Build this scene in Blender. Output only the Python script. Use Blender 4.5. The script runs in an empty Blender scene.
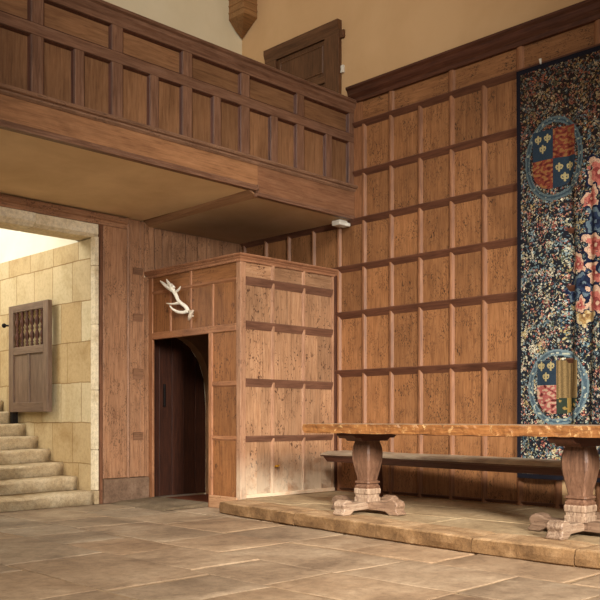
import bpy, bmesh, math, random
import numpy as np
from mathutils import Vector, noise as mnoise

random.seed(7)
scene = bpy.context.scene
COL = scene.collection

# ------------------------------------------------------------------ materials
def srgb(r, g, b):
    def f(c):
        c /= 255.0
        return c / 12.92 if c <= 0.04045 else ((c + 0.055) / 1.055) ** 2.4
    return (f(r), f(g), f(b), 1.0)

class NT:
    def __init__(self, name):
        self.m = bpy.data.materials.new(name)
        self.m.use_nodes = True
        self.n = self.m.node_tree.nodes
        self.l = self.m.node_tree.links
        self.b = self.n['Principled BSDF']
    def add(self, t, **kw):
        nd = self.n.new(t)
        for k, v in kw.items():
            setattr(nd, k, v)
        return nd
    def lk(self, a, b):
        self.l.new(a, b)
    def noise(self, vec, scale, detail=4, rough=0.55, dist=0.0, w=None):
        nd = self.add('ShaderNodeTexNoise')
        if w is not None:
            nd.noise_dimensions = '4D'
            self.lk(w, nd.inputs['W'])
        nd.inputs['Scale'].default_value = scale
        nd.inputs['Detail'].default_value = detail
        nd.inputs['Roughness'].default_value = rough
        nd.inputs['Distortion'].default_value = dist
        self.lk(vec, nd.inputs['Vector'])
        return nd.outputs['Fac']
    def ramp(self, fac, stops, interp='LINEAR'):
        nd = self.add('ShaderNodeValToRGB')
        cr = nd.color_ramp
        cr.interpolation = interp
        while len(cr.elements) < len(stops):
            cr.elements.new(0.5)
        for e, (p, c) in zip(cr.elements, stops):
            e.position = p
            e.color = c if len(c) == 4 else (*c, 1)
        self.lk(fac, nd.inputs['Fac'])
        return nd.outputs['Color']
    def mix(self, a, b, fac, mode='MIX'):
        nd = self.add('ShaderNodeMix', data_type='RGBA', blend_type=mode)
        for sock, v in ((nd.inputs['Factor'], fac), (nd.inputs['A'], a), (nd.inputs['B'], b)):
            if hasattr(v, 'is_output'):
                self.lk(v, sock)
            else:
                sock.default_value = v
        return nd.outputs['Result']
    def math(self, op, a, b=0.0, c=0.0):
        nd = self.add('ShaderNodeMath', operation=op)
        for i, v in enumerate((a, b, c)):
            if hasattr(v, 'is_output'):
                self.lk(v, nd.inputs[i])
            else:
                nd.inputs[i].default_value = v
        return nd.outputs[0]
    def coords(self, scale=(1, 1, 1)):
        tc = self.add('ShaderNodeTexCoord')
        mp = self.add('ShaderNodeMapping')
        mp.inputs['Scale'].default_value = scale
        self.lk(tc.outputs['Object'], mp.inputs['Vector'])
        return mp.outputs['Vector']
    def rnd(self, k=40.0):
        oi = self.add('ShaderNodeObjectInfo')
        return self.math('MULTIPLY', oi.outputs['Random'], k), oi.outputs['Random']
    def bump(self, h, strength=0.3, dist=0.01):
        nd = self.add('ShaderNodeBump')
        nd.inputs['Strength'].default_value = strength
        nd.inputs['Distance'].default_value = dist
        self.lk(h, nd.inputs['Height'])
        self.lk(nd.outputs['Normal'], self.b.inputs['Normal'])

_mats = {}
def oak(axis='z', base=(128, 82, 54), dark=(78, 44, 26), light=(150, 102, 68), fleck=0.5, rough=0.5, vary=0.25,
        worm=0.0, bleach=0.0, wear=0.0, chips=0.0, key=''):
    """Old oak with grain along one axis; flecks are the medullary rays of quartered boards."""
    k = (axis, base, dark, light, fleck, rough, vary, worm, bleach, wear, chips, key)
    if k in _mats:
        return _mats[k]
    t = NT('oak_' + axis + '_' + str(len(_mats)))
    lo, hi = 0.07, 1.0
    s = {'x': (lo, hi, hi), 'y': (hi, lo, hi), 'z': (hi, hi, lo)}[axis]
    s2 = {'x': (0.35, 1, 1), 'y': (1, 0.35, 1), 'z': (1, 1, 0.35)}[axis]
    v = t.coords(s)
    v2 = t.coords(s2)
    v3 = t.coords()
    w, r = t.rnd()
    grain = t.noise(v, 55, 6, 0.65, 0.6, w)
    broad = t.noise(v2, 4.5, 4, 0.6, 0.8, w)
    c = t.ramp(grain, [(0.26, srgb(*dark)), (0.48, srgb(*base)), (0.74, srgb(*light))])
    tone = t.ramp(broad, [(0.28, (0.72, 0.70, 0.69)), (0.5, (0.97, 0.97, 0.97)), (0.72, (1.18, 1.17, 1.15))])
    c = t.mix(c, tone, 1.0, 'MULTIPLY')
    if fleck > 0:
        fl = t.noise(v2, 40, 2, 0.5, 3.0, w)
        fm = t.ramp(fl, [(0.545, (0, 0, 0)), (0.61, (1, 1, 1))])
        msk = t.ramp(t.noise(v3, 5, 2, 0.5, 0, w), [(0.40, (0, 0, 0)), (0.58, (1, 1, 1))])
        f = t.math('MULTIPLY', t.math('MULTIPLY', fm, msk), fleck)
        c = t.mix(c, srgb(*[int(q * 0.68) for q in dark]), f)
    if worm > 0:
        wv = t.noise(t.coords({'x': (0.6, 1, 1), 'y': (1, 0.6, 1), 'z': (1, 1, 0.6)}[axis]), 34, 1, 0.5, 1.2, w)
        wm = t.ramp(wv, [(0.60, (0, 0, 0)), (0.64, (1, 1, 1))])
        wk = t.ramp(t.noise(v3, 3.2, 2, 0.5, 0, w), [(0.42, (0, 0, 0)), (0.58, (1, 1, 1))])
        c = t.mix(c, srgb(62, 34, 22), t.math('MULTIPLY', t.math('MULTIPLY', wm, wk), worm))
    if bleach > 0:
        gp = t.add('ShaderNodeNewGeometry')
        sx = t.add('ShaderNodeSeparateXYZ')
        t.lk(gp.outputs['Position'], sx.inputs[0])
        h = t.add('ShaderNodeMapRange')
        h.inputs['From Min'].default_value = 0.62
        h.inputs['From Max'].default_value = 0.14
        t.lk(sx.outputs['Z'], h.inputs['Value'])
        bl = t.ramp(t.noise(v3, 5, 4, 0.6, 0.5, w), [(0.30, (0, 0, 0)), (0.55, (1, 1, 1))])
        c = t.mix(c, srgb(214, 196, 170), t.math('MULTIPLY', t.math('MULTIPLY', h.outputs[0], bl), bleach))
    if wear > 0:
        gn = t.add('ShaderNodeNewGeometry')
        sn_ = t.add('ShaderNodeSeparateXYZ')
        t.lk(gn.outputs['Normal'], sn_.inputs[0])
        upf = t.ramp(sn_.outputs['Z'], [(0.15, (0, 0, 0)), (0.55, (1, 1, 1))])
        wn = t.ramp(t.noise(v2, 9, 4, 0.6, 0.5, w), [(0.3, (0.35, 0.35, 0.35)), (0.6, (1, 1, 1))])
        c = t.mix(c, srgb(196, 178, 152), t.math('MULTIPLY', t.math('MULTIPLY', upf, wn), wear))
    if chips > 0:
        cn = t.ramp(t.noise(v3, 17, 5, 0.75, 0.4, w), [(0.55, (0, 0, 0)), (0.66, (1, 1, 1))])
        c = t.mix(c, srgb(214, 172, 116), t.math('MULTIPLY', cn, chips))
    var = t.math('ADD', t.math('MULTIPLY', r, vary * 2), 1 - vary)
    cv = t.add('ShaderNodeCombineColor')
    for i in range(3):
        t.lk(var, cv.inputs[i])
    c = t.mix(c, cv.outputs[0], 1.0, 'MULTIPLY')
    t.lk(c, t.b.inputs['Base Color'])
    t.b.inputs['Roughness'].default_value = rough
    t.b.inputs['Specular IOR Level'].default_value = 0.35
    t.bump(grain, 0.25, 0.004)
    _mats[k] = t.m
    return t.m

def stone(name, cols, scale=3.0, bump=0.4, rough=0.85, attr=None, speck=0.25, bdist=0.012):
    t = NT(name)
    v = t.coords()
    w, r = t.rnd()
    n1 = t.noise(v, scale, 6, 0.62, 0.4)
    n2 = t.noise(v, scale * 9, 5, 0.7, 0.2)
    n3 = t.noise(v, scale * 40, 2, 0.6)
    c = t.ramp(n1, [(0.3, srgb(*cols[0])), (0.5, srgb(*cols[1])), (0.7, srgb(*cols[2]))])
    c = t.mix(c, t.ramp(n2, [(0.3, (0.62, 0.6, 0.58)), (0.55, (1, 1, 1)), (0.75, (1.2, 1.18, 1.15))]), 0.8, 'MULTIPLY')
    c = t.mix(c, t.ramp(n3, [(0.34, (0.55, 0.5, 0.45)), (0.46, (1, 1, 1))]), speck, 'MULTIPLY')
    if attr:
        a = t.add('ShaderNodeAttribute', attribute_name=attr)
        c = t.mix(c, a.outputs['Color'], 1.0, 'MULTIPLY')
    t.lk(c, t.b.inputs['Base Color'])
    t.b.inputs['Roughness'].default_value = rough
    t.b.inputs['Specular IOR Level'].default_value = 0.25
    t.bump(t.math('ADD', n1, t.math('MULTIPLY', n2, 0.45)), bump, bdist)
    return t.m

def plaster(name, col, dark, scale=0.8):
    t = NT(name)
    v = t.coords()
    n1 = t.noise(v, scale, 5, 0.6, 0.3)
    n2 = t.noise(v, 22, 4, 0.6)
    c = t.ramp(n1, [(0.32, srgb(*dark)), (0.66, srgb(*col))])
    t.lk(c, t.b.inputs['Base Color'])
    t.b.inputs['Roughness'].default_value = 0.92
    t.b.inputs['Specular IOR Level'].default_value = 0.1
    t.bump(n2, 0.12, 0.006)
    return t.m

def plain(name, col, rough=0.6, metal=0.0, spec=0.3, noise_amt=0.25, scale=30):
    t = NT(name)
    v = t.coords()
    n = t.noise(v, scale, 3, 0.6)
    k = 1 - noise_amt
    c = t.ramp(n, [(0.3, tuple(x * k for x in srgb(*col)[:3])), (0.7, srgb(*col))])
    t.lk(c, t.b.inputs['Base Color'])
    t.b.inputs['Roughness'].default_value = rough
    t.b.inputs['Metallic'].default_value = metal
    t.b.inputs['Specular IOR Level'].default_value = spec
    return t.m

def ashlar(name, plane='yz'):
    """Coursed stone blocks with faint joints on a flat face."""
    t = NT(name)
    tc = t.add('ShaderNodeTexCoord')
    sp = t.add('ShaderNodeSeparateXYZ')
    t.lk(tc.outputs['Object'], sp.inputs[0])
    cb = t.add('ShaderNodeCombineXYZ')
    t.lk(sp.outputs['Y' if plane == 'yz' else 'X'], cb.inputs[0])
    t.lk(sp.outputs['Z'], cb.inputs[1])
    v3 = tc.outputs['Object']
    wob = t.add('ShaderNodeVectorMath', operation='MULTIPLY_ADD')
    nz = t.add('ShaderNodeTexNoise')
    nz.inputs['Scale'].default_value = 4.0
    t.lk(v3, nz.inputs['Vector'])
    t.lk(nz.outputs['Color'], wob.inputs[0])
    wob.inputs[1].default_value = (0.03, 0.03, 0.0)
    t.lk(cb.outputs[0], wob.inputs[2])
    br = t.add('ShaderNodeTexBrick')
    br.offset = 0.43
    br.squash = 1.25
    br.squash_frequency = 3
    br.inputs['Scale'].default_value = 1.0
    br.inputs['Brick Width'].default_value = 0.46
    br.inputs['Row Height'].default_value = 0.47
    br.inputs['Mortar Size'].default_value = 0.008
    br.inputs['Mortar Smooth'].default_value = 0.5
    br.inputs['Color1'].default_value = srgb(184, 156, 112)
    br.inputs['Color2'].default_value = srgb(206, 190, 154)
    br.inputs['Mortar'].default_value = srgb(156, 128, 88)
    t.lk(wob.outputs[0], br.inputs['Vector'])
    n1 = t.noise(v3, 2.4, 6, 0.65, 0.5)
    n2 = t.noise(v3, 24, 5, 0.7)
    c = t.mix(br.outputs['Color'], t.ramp(n1, [(0.3, (0.74, 0.66, 0.55)), (0.5, (1, 1, 1)), (0.72, (1.12, 1.12, 1.15))]), 0.8, 'MULTIPLY')
    c = t.mix(c, t.ramp(n2, [(0.3, (0.72, 0.68, 0.62)), (0.55, (1, 1, 1))]), 0.6, 'MULTIPLY')
    t.lk(c, t.b.inputs['Base Color'])
    t.b.inputs['Roughness'].default_value = 0.9
    t.b.inputs['Specular IOR Level'].default_value = 0.15
    h = t.math('SUBTRACT', t.math('MULTIPLY', n2, 0.5), t.math('MULTIPLY', br.outputs['Fac'], 0.8))
    t.bump(h, 0.5, 0.012)
    return t.m

def vcol(name, rough=0.95, weave=True):
    t = NT(name)
    a = t.add('ShaderNodeAttribute', attribute_name='Col')
    c = a.outputs['Color']
    v = t.coords()
    n = t.noise(v, 140, 2, 0.5)
    c = t.mix(c, t.ramp(n, [(0.3, (0.7, 0.7, 0.7)), (0.6, (1.1, 1.1, 1.1))]), 0.7, 'MULTIPLY')
    t.lk(c, t.b.inputs['Base Color'])
    t.b.inputs['Roughness'].default_value = rough
    t.b.inputs['Specular IOR Level'].default_value = 0.05
    t.bump(n, 0.3, 0.003)
    return t.m

# oak families
WALL = dict(base=(140, 95, 59), dark=(102, 64, 38), light=(160, 114, 76))
def wall_panel(ax='z'): return oak(ax, fleck=1.0, vary=0.16, key='wp', **WALL)
def wall_frame(ax): return oak(ax, (136, 91, 60), (98, 61, 40), (158, 112, 78), fleck=0.15, vary=0.06, key='wf')
PORCH = dict(base=(154, 115, 84), dark=(112, 78, 55), light=(178, 140, 108))
def porch_panel(ax='z'): return oak(ax, fleck=0.15, vary=0.16, worm=0.9, bleach=0.75, key='pp', **PORCH)
def porch_frame(ax): return oak(ax, (156, 115, 87), (116, 80, 58), (180, 140, 110), fleck=0.1, vary=0.05, worm=0.35, bleach=0.7, key='pf')
def side_panel(ax='z'): return oak(ax, (134, 87, 51), (92, 56, 33), (154, 106, 66), fleck=0.25, vary=0.10, worm=0.8, key='sp')
def side_frame(ax): return oak(ax, (150, 101, 68), (108, 68, 45), (176, 128, 92), fleck=0.15, vary=0.06, worm=0.35, key='sf')
def gal_panel(ax='z'): return oak(ax, (122, 86, 58), (90, 59, 39), (142, 104, 74), fleck=0.12, vary=0.16, rough=0.38, key='gp')
def gal_frame(ax): return oak(ax, (116, 82, 62), (82, 54, 40), (140, 106, 86), fleck=0.1, vary=0.05, rough=0.42, key='gf')
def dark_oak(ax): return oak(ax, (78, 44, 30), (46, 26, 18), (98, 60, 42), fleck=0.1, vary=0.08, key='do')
def very_dark(ax): return oak(ax, (76, 41, 27), (46, 24, 16), (96, 56, 38), fleck=0.1, vary=0.1, key='vd')
def board(ax='z'): return oak(ax, (152, 110, 80), (100, 66, 44), (174, 132, 100), fleck=0.8, vary=0.1, key='bd')
def table_edge(ax): return oak(ax, (132, 84, 44), (86, 52, 26), (164, 114, 64), fleck=0.4, vary=0.02, wear=0.5, chips=0.7, key='te')
def ped_oak(ax='z'): return oak(ax, (106, 75, 56), (70, 47, 35), (134, 100, 78), fleck=0.3, vary=0.06, worm=0.4, key='po')
def foot_oak(ax): return oak(ax, (150, 124, 102), (88, 64, 50), (188, 166, 142), fleck=0.3, vary=0.08, worm=0.5, key='fo')
def bench_oak(ax): return oak(ax, (84, 56, 41), (52, 33, 24), (112, 82, 62), fleck=0.2, vary=0.03, wear=0.9, key='be')
def gate_oak(ax): return oak(ax, (108, 86, 70), (74, 56, 44), (132, 108, 90), fleck=0.1, vary=0.06, key='ga')

M = {}
M['floor'] = stone('flagstone', [(126, 104, 84), (160, 135, 110), (184, 160, 134)], 1.6, 0.32, 0.66, 'Tone', 0.3)
M['grout'] = stone('mortar', [(124, 98, 72), (156, 130, 100), (178, 154, 122)], 2.2, 0.3)
M['dais'] = stone('dais_stone', [(136, 112, 82), (168, 144, 110), (186, 164, 130)], 2.0, 0.4, 0.75, None, 0.4)
M['kerb'] = stone('kerb_stone', [(96, 70, 44), (130, 98, 64), (156, 124, 88)], 3.6, 0.8, 0.85, None, 0.75, 0.02)
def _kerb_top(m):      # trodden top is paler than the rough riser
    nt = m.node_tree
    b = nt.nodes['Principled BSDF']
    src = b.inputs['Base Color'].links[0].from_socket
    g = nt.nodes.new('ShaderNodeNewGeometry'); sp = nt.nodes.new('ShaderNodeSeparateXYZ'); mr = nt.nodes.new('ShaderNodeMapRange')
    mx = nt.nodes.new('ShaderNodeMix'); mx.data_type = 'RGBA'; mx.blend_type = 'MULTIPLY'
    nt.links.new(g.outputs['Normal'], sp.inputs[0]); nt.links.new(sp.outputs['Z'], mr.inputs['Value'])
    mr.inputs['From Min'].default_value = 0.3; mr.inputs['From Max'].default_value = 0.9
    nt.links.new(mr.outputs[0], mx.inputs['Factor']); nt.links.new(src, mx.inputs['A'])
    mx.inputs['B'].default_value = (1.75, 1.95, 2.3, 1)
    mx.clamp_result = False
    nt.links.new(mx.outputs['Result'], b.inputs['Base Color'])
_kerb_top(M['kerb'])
M['step'] = stone('step_stone', [(150, 126, 92), (180, 158, 124), (204, 186, 154)], 2.6, 0.5, 0.85, None, 0.5)
M['jamb'] = stone('jamb_stone', [(206, 184, 146), (226, 210, 178), (236, 224, 198)], 2.4, 0.35, 0.9, None, 0.25)
M['plinth'] = stone('plinth_stone', [(96, 74, 58), (124, 98, 78), (150, 124, 102)], 3.4, 0.5, 0.85, None, 0.4)
M['ashlar'] = ashlar('ashlar_stone', 'yz')
M['cream'] = plaster('cream_plaster', (232, 220, 190), (220, 206, 172))
M['cream_dark'] = plaster('ochre_plaster', (214, 178, 134), (200, 162, 118))
M['soffit'] = plaster('soffit_plaster', (232, 206, 166), (212, 184, 144), 1.2)
M['white'] = plaster('white_plaster', (232, 230, 214), (216, 212, 192))
M['antler'] = plain('antler_bone', (236, 230, 214), 0.55, 0, 0.3, 0.12, 40)
M['iron'] = plain('black_iron', (34, 28, 26), 0.6, 0.6, 0.3, 0.4, 60)
M['plastic'] = plain('white_plastic', (226, 220, 206), 0.4, 0, 0.4, 0.05)
M['brass'] = plain('yellow_brass', (206, 150, 40), 0.4, 0.3, 0.5, 0.2)
M['mat'] = plain('brown_mat', (112, 62, 40), 0.9, 0, 0.1, 0.5, 90)
M['cloth'] = vcol('tapestry_weave')
M['void'] = plain('unlit_stone', (150, 112, 80), 0.95, 0, 0.05, 0.3, 6)

# ------------------------------------------------------------------ helpers
def thing(name, label, cat, loc=(0, 0, 0), rz=0.0, group=None, kind=None):
    o = bpy.data.objects.new(name, None)
    COL.objects.link(o)
    o.empty_display_size = 0.2
    o.location = loc
    o.rotation_euler = (0, 0, rz)
    tag(o, label, cat, group, kind)
    return o

def tag(o, label=None, cat=None, group=None, kind=None):
    if label: o['label'] = label
    if cat: o['category'] = cat
    if group: o['group'] = group
    if kind: o['kind'] = kind
    return o

def world_loc(o):
    p = Vector((0, 0, 0))
    while o is not None:
        p += o.location
        o = o.parent
    return p

def obj(name, bm, mat, parent=None, bevel=0.0, smooth=False, loc=None, label=None, local=False, seg=2, recalc=True):
    """Link a bmesh as one object. Vertices are given in world coordinates unless local=True."""
    if recalc:
        bmesh.ops.recalc_face_normals(bm, faces=bm.faces)
    if smooth:
        for f in bm.faces:
            f.smooth = True
    me = bpy.data.meshes.new(name)
    off = Vector((0, 0, 0)) if local else (world_loc(parent) if parent else Vector((0, 0, 0)))
    if not local:
        if loc is None:
            vs = [v.co for v in bm.verts]
            lo = Vector([min(v[i] for v in vs) for i in range(3)])
            hi = Vector([max(v[i] for v in vs) for i in range(3)])
            loc = Vector(((lo.x + hi.x) / 2, (lo.y + hi.y) / 2, lo.z))
        loc = Vector(loc)
        bmesh.ops.translate(bm, verts=bm.verts, vec=-loc)
    bm.to_mesh(me)
    bm.free()
    o = bpy.data.objects.new(name, me)
    COL.objects.link(o)
    if parent is not None:
        o.parent = parent
    if not local:
        o.location = loc - off
    elif loc is not None:
        o.location = loc
    for m in (mat if isinstance(mat, (list, tuple)) else [mat]):
        me.materials.append(m)
    if bevel > 0:
        b = o.modifiers.new('bevel', 'BEVEL')
        b.width = bevel
        b.segments = seg
        b.limit_method = 'ANGLE'
        b.angle_limit = math.radians(40)
        b.harden_normals = False
    if label: o['label'] = label
    return o

def box(bm, x0, x1, y0, y1, z0, z1):
    vs = [bm.verts.new((x, y, z)) for x in (x0, x1) for y in (y0, y1) for z in (z0, z1)]
    for f in ((0, 1, 3, 2), (4, 6, 7, 5), (0, 4, 5, 1), (2, 3, 7, 6), (0, 2, 6, 4), (1, 5, 7, 3)):
        bm.faces.new([vs[i] for i in f])
    return vs

def B(*a):
    bm = bmesh.new()
    box(bm, *a)
    return bm

def prism(bm, poly, axis, a0, a1):
    """poly lies in the plane square to axis: x->(y,z), y->(x,z), z->(x,y)."""
    def P(p, a):
        return {'x': (a, p[0], p[1]), 'y': (p[0], a, p[1]), 'z': (p[0], p[1], a)}[axis]
    A = [bm.verts.new(P(p, a0)) for p in poly]
    Bv = [bm.verts.new(P(p, a1)) for p in poly]
    n = len(poly)
    bm.faces.new(A)
    bm.faces.new(Bv[::-1])
    for i in range(n):
        bm.faces.new((A[i], Bv[i], Bv[(i + 1) % n], A[(i + 1) % n]))

def PR(poly, axis, a0, a1):
    bm = bmesh.new()
    prism(bm, poly, axis, a0, a1)
    return bm

def tube(bm, pts, radii, segs=10, flat=None):
    pts = [Vector(p) for p in pts]
    rings = []
    n = len(pts)
    up = Vector((0, 0, 1))
    for i, p in enumerate(pts):
        d = (pts[min(i + 1, n - 1)] - pts[max(i - 1, 0)]).normalized()
        ref = up if abs(d.z) < 0.95 else Vector((1, 0, 0))
        a = d.cross(ref).normalized()
        b = a.cross(d).normalized()
        rings.append([bm.verts.new(p + (a * math.cos(2 * math.pi * k / segs) + b * math.sin(2 * math.pi * k / segs)) * radii[i]) for k in range(segs)])
    for i in range(n - 1):
        for k in range(segs):
            bm.faces.new((rings[i][k], rings[i][(k + 1) % segs], rings[i + 1][(k + 1) % segs], rings[i + 1][k]))
    bm.faces.new(rings[0][::-1])
    bm.faces.new(rings[-1])

def smooth_path(pts, radii, sub=5):
    """Catmull-Rom through the points."""
    P = [Vector(p) for p in pts]
    out, rr = [], []
    for i in range(len(P) - 1):
        p0, p1, p2, p3 = P[max(i - 1, 0)], P[i], P[i + 1], P[min(i + 2, len(P) - 1)]
        for s in range(sub):
            t = s / sub
            out.append(0.5 * ((2 * p1) + (-p0 + p2) * t + (2 * p0 - 5 * p1 + 4 * p2 - p3) * t * t + (-p0 + 3 * p1 - 3 * p2 + p3) * t ** 3))
            rr.append(radii[i] * (1 - t) + radii[i + 1] * t)
    out.append(P[-1])
    rr.append(radii[-1])
    return out, rr

def lathe(bm, cx, cy, prof, segs=12):
    rings = []
    for z, r in prof:
        rings.append([bm.verts.new((cx + r * math.cos(2 * math.pi * k / segs), cy + r * math.sin(2 * math.pi * k / segs), z)) for k in range(segs)])
    for a, b in zip(rings, rings[1:]):
        for k in range(segs):
            bm.faces.new((a[k], a[(k + 1) % segs], b[(k + 1) % segs], b[k]))
    bm.faces.new(rings[0][::-1])
    bm.faces.new(rings[-1])

def square_loft(bm, cx, cy, prof, ch=0.12):
    """A square post turned into a vase: (z, half width) levels, corners slightly chamfered."""
    rings = []
    for z, h in prof:
        c = h * ch
        q = [(-h + c, -h), (h - c, -h), (h, -h + c), (h, h - c), (h - c, h), (-h + c, h), (-h, h - c), (-h, -h + c)]
        rings.append([bm.verts.new((cx + a, cy + b, z)) for a, b in q])
    for a, b in zip(rings, rings[1:]):
        for k in range(8):
            bm.faces.new((a[k], a[(k + 1) % 8], b[(k + 1) % 8], b[k]))
    bm.faces.new(rings[0][::-1])
    bm.faces.new(rings[-1])

def fract_noise(p, s, seed=0):
    return mnoise.noise(Vector((p[0] * s + seed, p[1] * s + seed * 0.7, p[2] * s - seed)))

# ================================================================== SETTING
# ---- floor of worn flagstones, laid in rows that run with the dais
def build_floor():
    bm = bmesh.new()
    lay = bm.loops.layers.float_color.new('Tone')
    rnd = random.Random(11)
    x = -8.6
    xs = []
    while x < 0.2:
        w = rnd.uniform(0.52, 0.92)
        xs.append((x, x + w))
        x += w
    for (x0, x1) in xs:
        y = -9.6 - rnd.uniform(0, 0.8)
        while y < 0.38:
            L = rnd.uniform(0.55, 1.25)
            y1 = y + L
            if y1 > 0.38:
                y1 = 0.4
            g = rnd.uniform(0.003, 0.011)
            a, b, c, d = x0 + g, x1 - g, y + g, y1 - g
            if d - c > 0.08 and b < 0.75:
                j = lambda: rnd.uniform(-0.02, 0.02)
                tilt = (rnd.uniform(-0.005, 0.005), rnd.uniform(-0.005, 0.005), rnd.uniform(-0.004, 0.001))
                cor = [(a + j(), c + j()), (b + j(), c + j()), (b + j(), d + j()), (a + j(), d + j())]
                nx, ny = 6, 7
                GU = (0, 0.02, 0.25, 0.5, 0.75, 0.98, 1)
                GV = (0, 0.015, 0.2, 0.4, 0.6, 0.8, 0.985, 1)
                cx, cy = (a + b) / 2, (c + d) / 2
                grid = {}
                for iy in range(ny + 1):
                    for ix in range(nx + 1):
                        u, v = GU[ix], GV[iy]
                        px = (cor[0][0] * (1 - u) + cor[1][0] * u) * (1 - v) + (cor[3][0] * (1 - u) + cor[2][0] * u) * v
                        py = (cor[0][1] * (1 - u) + cor[1][1] * u) * (1 - v) + (cor[3][1] * (1 - u) + cor[2][1] * u) * v
                        e = min(ix, nx - ix, iy, ny - iy)
                        z = tilt[0] * (u - 0.5) + tilt[1] * (v - 0.5) + tilt[2] + 0.004 * fract_noise((px, py, 0), 2.2, 3)
                        if e == 0:
                            z -= 0.003
                        px += 0.016 * fract_noise((px, py, 1), 4, 8) if e == 0 else 0
                        py += 0.016 * fract_noise((px, py, 2), 4, 9) if e == 0 else 0
                        grid[ix, iy] = bm.verts.new((px, py, z))
                k = rnd.uniform(0.80, 1.06)
                h = rnd.uniform(-0.05, 0.05)
                near = max(0.0, min(1.0, (cy + 3.0) / 3.0)) * max(0.0, min(1.0, (-cx - 1.0) / 1.5))   # greyer by the stair
                tone = (k * (1 + h) * (1 - 0.12 * near), k * (1 - 0.04 * near), k * (1 - h) * (0.97), 1)
                for iy in range(ny):
                    for ix in range(nx):
                        f = bm.faces.new((grid[ix, iy], grid[ix + 1, iy], grid[ix + 1, iy + 1], grid[ix, iy + 1]))
                        f.smooth = True
                        for lp in f.loops:
                            lp[lay] = tone
                # skirt
                ring = [grid[i, 0] for i in range(nx + 1)] + [grid[nx, i] for i in range(1, ny + 1)] + \
                       [grid[nx - i, ny] for i in range(1, nx + 1)] + [grid[0, ny - i] for i in range(1, ny)]
                low = [bm.verts.new((q.co.x, q.co.y, -0.05)) for q in ring]
                for i in range(len(ring)):
                    f = bm.faces.new((ring[i], low[i], low[(i + 1) % len(ring)], ring[(i + 1) % len(ring)]))
                    for lp in f.loops:
                        lp[lay] = tone
            y = y1 + 1e-4
            if y1 >= 0.4:
                break
    # mortar bed
    b0 = len(bm.faces)
    vs = box(bm, -9.5, 0.6, -10.8, 0.42, -0.12, -0.007)
    bm.faces.ensure_lookup_table()
    for f in bm.faces[b0:]:
        f.material_index = 1
        for lp in f.loops:
            lp[lay] = (1, 1, 1, 1)
    o = obj('floor', bm, [M['floor'], M['grout']], loc=(0, 0, 0))
    tag(o, kind='structure')
build_floor()

# ---- left wall (gallery side) with the stair doorway and the arched doorway in the porch
XS = -2.25            # plane of the stair's side wall
def arch_pts(x0, x1, zs, rise, n=10):
    """A low four-centred arch from (x1,zs) over to (x0,zs)."""
    out = []
    for i in range(n + 1):
        a = math.pi * i / n
        c = (x0 + x1) / 2
        r = (x1 - x0) / 2
        out.append((c + r * math.cos(a), zs + rise * math.sin(a) ** 0.8))
    return out
poly = [(-9.5, 0), (-4.35, 0), (-4.35, 3.19), (-2.19, 3.19), (-2.19, 0), (-1.75, 0)]
poly += arch_pts(-1.75, -0.52, 1.13, 0.885)[::-1]
poly += [(-0.52, 0), (0.0, 0), (0.0, 8.2), (-9.5, 8.2)]
wl = obj('wall_left', PR(poly, 'y', 0.0, 0.34), M['cream'], loc=(0, 0, 0))
tag(wl, kind='structure')
# stone facing round the arched doorway inside the porch
ap_i = [p for p in arch_pts(-1.76, -0.535, 1.13, 0.87, 24) if p[0] > -1.505]
sp = [(-0.05, 0), (-0.05, 2.6), (-1.51, 2.6), (-1.51, ap_i[-1][1])] + ap_i[::-1] + [(-0.535, 0)]
tag(obj('trim_1', PR(sp, 'y', -0.03, 0.10), M['void']), kind='structure')

wr = obj('wall_right', B(0.0, 0.35, -10.5, 0.34, -0.05, 8.2), M['cream_dark'], loc=(0, 0, 0))
tag(wr, kind='structure')

tag(obj('ceiling', B(-9.5, 0.35, -10.5, 0.34, 8.2, 8.35), M['cream_dark']), kind='structure')

# ---- stair hall beyond the doorway
sw = bmesh.new()
box(sw, XS, XS + 0.12, 0.34, 4.3, 0.0, 3.03)
box(sw, XS, XS + 0.058, 0.052, 0.34, 0.0, 3.03)
tag(obj('wall_stair', sw, M['ashlar'], loc=(0, 0, 0)), kind='structure')
tag(obj('wall_stair_upper', B(XS + 0.004, XS + 0.12, 0.34, 4.3, 3.03, 4.6), M['white']), kind='structure')
tag(obj('wall_stair_end', B(-5.2, XS, 4.3, 4.5, 0.0, 4.6), M['white']), kind='structure')
tag(obj('wall_stair_far', B(-5.35, -5.2, 0.34, 4.5, 0.0, 4.6), M['white']), kind='structure')
tag(obj('ceiling_stair', B(-5.35, XS + 0.12, 0.34, 4.5, 4.6, 4.7), M['white']), kind='structure')

# ---- stone doorway: jamb of several stones, lintel stones
dw = thing('stone_doorway', 'pale stone doorway with flat lintel framing the stairs', 'doorway', (-3.2, 0.0, 0.0), kind='structure')
zj = [0.158, 0.62, 1.3, 2.05, 2.72, 3.05]
for i in range(5):
    obj('jamb_stone', PR([(-2.25, 0.05), (-2.235, -0.026), (-2.19, -0.03), (-2.19, 0.05)], 'z', zj[i] + 0.002, zj[i + 1] - 0.002), M['jamb'], dw, 0.006)
obj('step_end', B(-2.252, -2.192, -0.045, 0.05, 0.0, 0.156), M['step'], dw, 0.008)  # right end of the lowest step, made as a separate stone
lx = [-4.36, -2.97, -2.19]
for i, (d0, d1) in enumerate(((0.0, 0.02), (0.0, 0.0))):
    obj('lintel_stone', PR([(-0.03 - 0.012 * (1 - i), 3.19), (-0.03 - 0.012 * (1 - i), 3.075 + d1), (0.03, 3.045), (0.34, 3.045), (0.34, 3.19)], 'x', lx[i] + 0.002, lx[i + 1] - 0.002), M['jamb'], dw, 0.008)
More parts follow.
